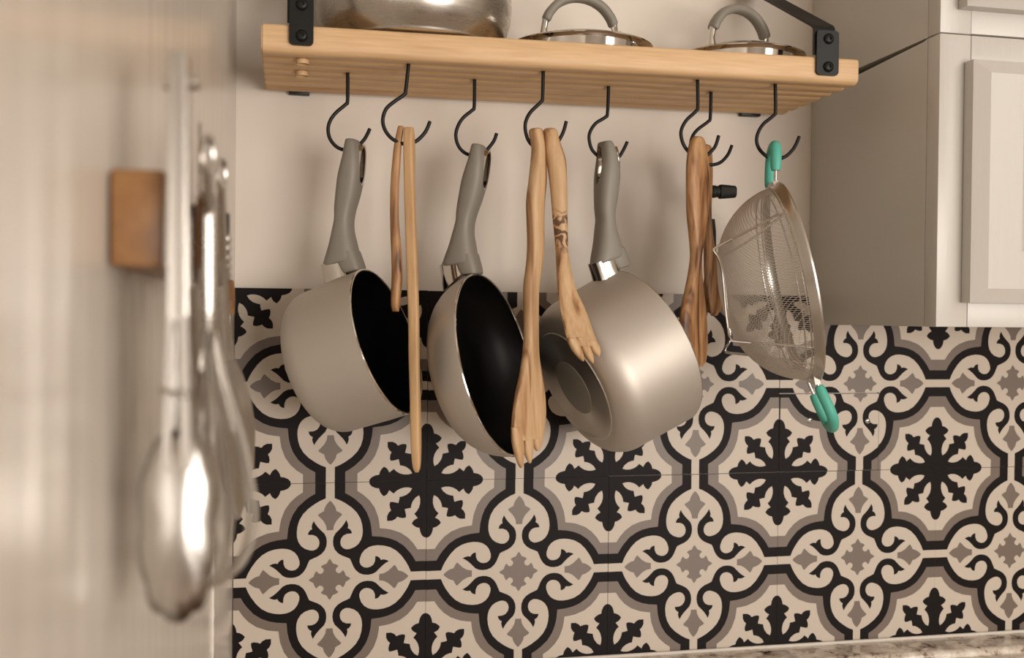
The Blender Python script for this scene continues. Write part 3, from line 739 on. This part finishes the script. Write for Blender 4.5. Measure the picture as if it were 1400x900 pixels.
# rim band
obj('rim', revolve([(.0008, RS), (-.001, RS+.0006), (-.0026, RS), (-.006, RS-.0030), (-.0085, RS-.0042), (-.0082, RS-.0052), (-.0035, RS-.0040), (-.0002, RS-.0018), (.0008, RS)], 128, MS), M_UTENSIL, stn, smooth=35)
RB = RS-.0048
def bowl(u, v):
    """point of the bowl over the disc, u, v in -1..1"""
    q = min(math.hypot(u, v), 1.0)
    return Vector((-.0075-(DS-.0075)*(1-q**2.6)**.62, u*RB, v*RB))
def strand(fix, alongu, n=30):
    m = math.sqrt(max(1-fix*fix, 0)); pts = []
    for k in range(n+1):
        s = m*math.sin((k/n-.5)*PI); pts.append(bowl(s, fix) if alongu else bowl(fix, s))
    return pts
VV, FF = [], []
NS = 100; rw = .00027
cr_, sr_ = math.cos(.62), math.sin(.62)
for al in (True, False):
    for i in range(NS):
        f = -1+2*(i+.5)/NS
        P = strand(f, al, 26)
        # weave turned about the bowl's axis, as in the photograph
        P = [Vector((p.x, p.y*cr_-p.z*sr_, p.y*sr_+p.z*cr_)) for p in P]
        v, fc = tube(P, rw, 4, False, False); n0 = len(VV); VV += v; FF += [tuple(j+n0 for j in q) for q in fc]
mesh_o = obj('mesh_bowl', xf(MS, (VV, FF)), M_MESH, stn); mesh_o['kind'] = 'stuff'
# two flattened hems of the mesh under the rim, and the centre support seam
for rr, xx in ((RB-.0006, -.0098), (RB-.0022, -.0150)):
    q = [MS @ Vector((xx, rr*math.cos(k*PI/48), rr*math.sin(k*PI/48))) for k in range(96)]
    obj('mesh_hem', tube(q, .0007, 6, True), M_BRUSH, stn)
# foot wires
def inplane(p, u, v):
    """ray-to-plane: the point of the plane through local y = p seen at pixel u, v"""
    Mi = MS.inverted(); o = Mi @ CP; d = Mi.to_3x3() @ ray(u, v)
    return MS @ (o+d*((p-o.y)/d.y))
yn, yfar = -.036, .036
w1 = [inplane(-.030, 1083, 283), inplane(yn, 1030, 312), inplane(yn, 984, 336), inplane(yn, 976, 342), inplane(yn, 982, 352), inplane(yn+.004, 988, 375), inplane(yn+.004, 992, 420), inplane(yn+.004, 996, 452), inplane(yn, 999, 463), inplane(yn, 1006, 467), inplane(yn, 1060, 471), inplane(-.036, 1118, 476)]
obj('foot_wire', tube(curve(w1, 5), .0013, 8), M_STEEL, stn)
w2 = [inplane(.032, 1078, 288), inplane(yfar, 1030, 325), inplane(yfar, 990, 350), inplane(yfar, 985, 356), inplane(yfar, 988, 368), inplane(yfar, 994, 420), inplane(yfar, 998, 462), inplane(yfar, 992, 476), inplane(yfar, 994, 482), inplane(yfar, 1018, 485), inplane(yfar, 1070, 492), inplane(.034, 1112, 500)]
obj('foot_wire', tube(curve(w2, 5), .0013, 8), M_STEEL, stn)
def loop_handle(sgn):
    z = RS-.002
    zl = z+.008; ze = z+(.0345 if sgn > 0 else .0465); hw = .0175 if sgn > 0 else .025
    P = [(-.003, -hw, z+.003), (-.003, -hw, zl+.004), (-.003, -hw, ze-.013), (-.003, -hw*.75, ze-.004), (-.003, 0, ze), (-.003, hw*.75, ze-.004), (-.003, hw, ze-.013), (-.003, hw, zl), (-.003, hw, z-.004)]
    tw = -.33*sgn; zc_ = z+.017
    P = [(x, y*math.cos(tw)-(q-zc_)*math.sin(tw)*.35, zc_+(q-zc_)+y*math.sin(tw)) for x, y, q in P]
    P[0] = (-.003, -hw, z-.004); P[-1] = (-.003, hw, z-.004)
    Q = [MS @ Vector((x+.009*max(0, (zz-z)/.04), y, sgn*zz)) for x, y, zz in curve(P, 6)]
    h = obj('loop_handle', tube(Q, .0017, 10), M_STEEL, stn)
    i0 = 4 if sgn > 0 else 6; q = Q[i0:len(Q)-i0]
    rad = [.0052]*len(q)
    for j, f in ((0, .82), (1, .96), (-1, .82), (-2, .96)): rad[j] = .0052*f
    obj('grip', tube(q, rad, 18), M_TEAL, h)
    obj('bracket', loft([[MS @ Vector((x, y, sgn*zz)) for x, y in ((-.0062, -hw-.006), (-.0062, hw+.006), (-.0012, hw+.006), (-.0012, -hw-.006))] for zz in (z-.010, z+.0015)]), M_BRUSH, h, smooth=0)
loop_handle(1); loop_handle(-1)

# ------------------------------------------------------------------ left wall: wooden magnetic strip and hanging utensils
XS = -.1805
ks = obj('knife_rack', box(XL+.0007, XS, -.757, -.56, .1888, .2184, .0012), M_STRIP)
tag(ks, 'brown wooden knife rack mounted on left wall, holding steel utensils', 'knife rack')
def steel_loop_top(p, rr, ax=Vector((0, 1, 0)), r=.0012, stretch=1.6):
    return tube([Vector(p)+ax*(rr*math.cos(k*PI/12))+Vector((0, 0, rr*stretch*math.sin(k*PI/12))) for k in range(24)], r, 8, True)
# tongs
tg = empty('kitchen_tongs', at(249, 75, -.757), 'nearest steel tongs with scalloped ends hanging on the wooden rack', 'tongs')
for k, (y, dx) in enumerate(((-.762, 0), (-.742, 2))):
    def strip(rows):
        rg = []
        for v, l, rr in rows:
            a = at(l+dx, v, y); b = at(rr+dx, v, y); rg.append(section((a+b)/2, Vector((1, 0, 0)), Vector((0, 1, 0)), (b-a).length/2, .0042, 14, 24))
        return loft(rg)
    # a folded channel: solid by the hinge, two rails with an open slot further down
    obj('arm', join(strip([(75, 233, 257), (84, 231.5, 257.5), (150, 231, 258), (300, 230, 258), (440, 229, 259)]),
        strip([(432, 229, 240), (540, 226, 238), (640, 222, 236)]), strip([(432, 247, 259), (540, 247, 261), (640, 248, 264)])), M_UTENSIL, tg, smooth=25)
    ca = at(243+dx, 715, y)
    V, F = [Vector(ca)+Vector((0, (.004 if k else -.004), 0))], []
    nseg = 60; rings = []
    for lv in (.4, .75, 1.0):
        ring_ = []
        for i in range(nseg):
            q = 2*PI*i/nseg; sc2 = 1+(.07*abs(math.sin(q*5)) if math.sin(q) < .5 else 0)*lv**2
            wv, hv = .0108, .0285; cq = math.copysign(abs(math.cos(q))**.75, math.cos(q)); sq = math.copysign(abs(math.sin(q))**.85, math.sin(q))
            pt = Vector((ca.x+wv*lv*sc2*cq, ca.y+(1-lv**2)*(.004 if k else -.004), ca.z+hv*lv*sc2*sq))
            ring_.append(pt)
        rings.append(ring_)
    for ring_ in rings: V += ring_
    for i in range(nseg): F.append((0, 1+i, 1+(i+1) % nseg))
    for s in range(2):
        for i in range(nseg): F.append((1+s*nseg+i, 1+s*nseg+(i+1) % nseg, 1+(s+1)*nseg+(i+1) % nseg, 1+(s+1)*nseg+i))
    hh = obj('scalloped_head', (V, F), M_UTENSIL, tg)
    md = hh.modifiers.new('thick', 'SOLIDIFY'); md.thickness = .0009; md.offset = 0
obj('hinge_pin', tube([at(224, 113, -.752), at(272, 113, -.752)], .0022, 12), M_STEEL, tg)
obj('lock_ring', tube(curve([at(216, 533, -.766), at(225, 536, -.770), at(246, 540, -.771), at(262, 544, -.766), at(262, 543, -.736), at(225, 538, -.736), at(216, 533, -.766)], 4), .0006, 8), M_STEEL, tg)
# balloon whisk
wc = atx(287, 450, -.1685)
wh = empty('balloon_whisk', wc, 'wire balloon whisk hanging just behind the scalloped tongs', 'whisk')
hp = [atx(283, v, -.1705) for v in (262, 275, 330, 420, 452)]
obj('handle', tube(curve(hp, 4), [x for x in lerp_list([.0026, .0036, .0042, .0042, .0034], 4)], 14), M_BRUSH, wh)
zb_ = atx(287, 812, -.1685).z; zt2 = hp[-1].z; cx = hp[-1]
for i in range(6):
    q = PI*i/6; d = Vector((math.cos(q), math.sin(q), 0)); P = []
    for f, ww in ((0, .003), (.2, .007), (.45, .0135), (.7, .0172), (.87, .0148), (.96, .0085), (1, .0)):
        P.append(Vector((cx.x-.0005, cx.y, zt2+(zb_-zt2)*f))+d*ww)
    P += [p-2*((p-Vector((cx.x-.0005, cx.y, p.z)))) for p in reversed(P[:-1])]
    obj('wire', tube(curve(P, 4), .0008, 6), M_UTENSIL, wh)
# long-handled steel spoons
def steel_spoon(name, path, bowl_rows, X, loop, label, hw=.0028):
    p0 = atx(*path[0], X)
    r_ = empty(name, p0, label, 'spoon')
    P = curve([atx(u, v, X) for u, v in path], 5)
    A = Vector((.35, .94, 0))
    B = Vector((.94, -.35, 0))
    obj('handle', loft([section(p, A, B, hw, .0011, 2.6, 12) for p in P]), M_UTENSIL, r_)
    if loop: obj('hanging_loop', steel_loop_top(P[0]+Vector((0, 0, .0055)), .0034, A, .0011, 1.9), M_UTENSIL, r_)
    rg = []
    for u, v, w, bw in bowl_rows:
        c = atx(u, v, X); V = []
        for k in range(18):
            q = 2*PI*k/18; x = w*math.cos(q); y = .0006*math.sin(q)+bw*(1-(x/w)**2); V.append(c+A*x-B*y)
        rg.append(V)
    obj('bowl', loft(rg), M_UTENSIL, r_)
    return r_
steel_spoon('serving_spoon', [(284, 236), (287, 300), (293, 380), (302, 470), (309, 520)], [(309, 515, .003, .0), (312, 540, .009, .002), (316, 580, .016, .005), (319, 620, .019, .007), (322, 660, .016, .006), (325, 695, .009, .003), (326, 710, .003, 0)], -.1695, True, 'polished long spoon with open loop top, bowl overlapping the tiles')
steel_spoon('serving_spoon', [(303, 258), (305, 310), (309, 400), (314, 470), (317, 495)], [(317, 490, .003, 0), (320, 510, .010, .002), (324, 545, .019, .004), (327, 590, .024, .006), (329, 640, .021, .005), (330, 670, .013, .003), (330, 688, .004, 0)], -.1705, True, 'farthest steel spoon on the rack, loop top next to room corner')
steel_spoon('turner', [(266, 392), (268, 430), (272, 500), (277, 570), (280, 600)], [(280, 596, .003, 0), (281, 615, .007, .001), (283, 650, .011, .002), (285, 690, .0115, .002), (286, 715, .007, .001)], -.1725, False, 'short bright steel turner hanging right behind the tongs arm')
# knife with upright blade, dark handle
kn = empty('kitchen_knife', atx(270, 385, -.1775), 'dark-handled knife with thin blade pointing up behind the tongs', 'knife')
obj('blade', loft([section(atx(273, v, -.1785), Vector((0, 1, 0)), Vector((1, 0, 0)), w, .0006, 2, 10) for v, w in ((168, .0006), (190, .004), (225, .007), (284, .0085))]), M_STEEL, kn)
obj('handle', loft([section(atx(270, v, -.1760), Vector((0, 1, 0)), Vector((1, 0, 0)), w, .0042, 3, 14) for v, w in ((282, .006), (288, .0075), (340, .0068), (378, .0075), (384, .006))]), M_RUBBER, kn)
# black-handled peeler with steel studs
pe = empty('kitchen_utensil', atx(306, 385, -.1745), 'black-handled utensil with a row of round steel studs by the corner', 'utensil')
obj('handle', loft([section(atx(306.5, v, -.1745), Vector((0, 1, 0)), Vector((1, 0, 0)), w, .0026, 3, 14) for v, w in ((292, .004), (298, .006), (345, .006), (385, .005), (392, .003))]), M_RUBBER, pe)
for v in (326.5, 339, 352.5, 365, 377):
    obj('stud', revolve([(0, .0022), (.0012, .0021), (.0022, .0014), (.0026, 0)], 14, T(atx(308.6, v, -.1722))), M_UTENSIL, pe)
# wooden-handled tool next to the corner
wt = empty('wooden_utensil', atx(314, 428, -.1785), 'brown wooden utensil handle with pointed dark top at the tile edge', 'utensil')
obj('handle', loft([section(atx(u, v, -.1800), Vector((0, 1, 0)), Vector((1, 0, 0)), w, .0030, 3, 12) for u, v, w in ((312.5, 383, .002), (314, 392, .007), (315, 410, .008), (314, 430, .006))]), M_STRIP, wt)
obj('shaft', tube([atx(314, 428, -.1800), atx(313.5, 455, -.1800), atx(313, 492, -.1800)], [.0018, .0014, .0012], 10), M_STEEL, wt)
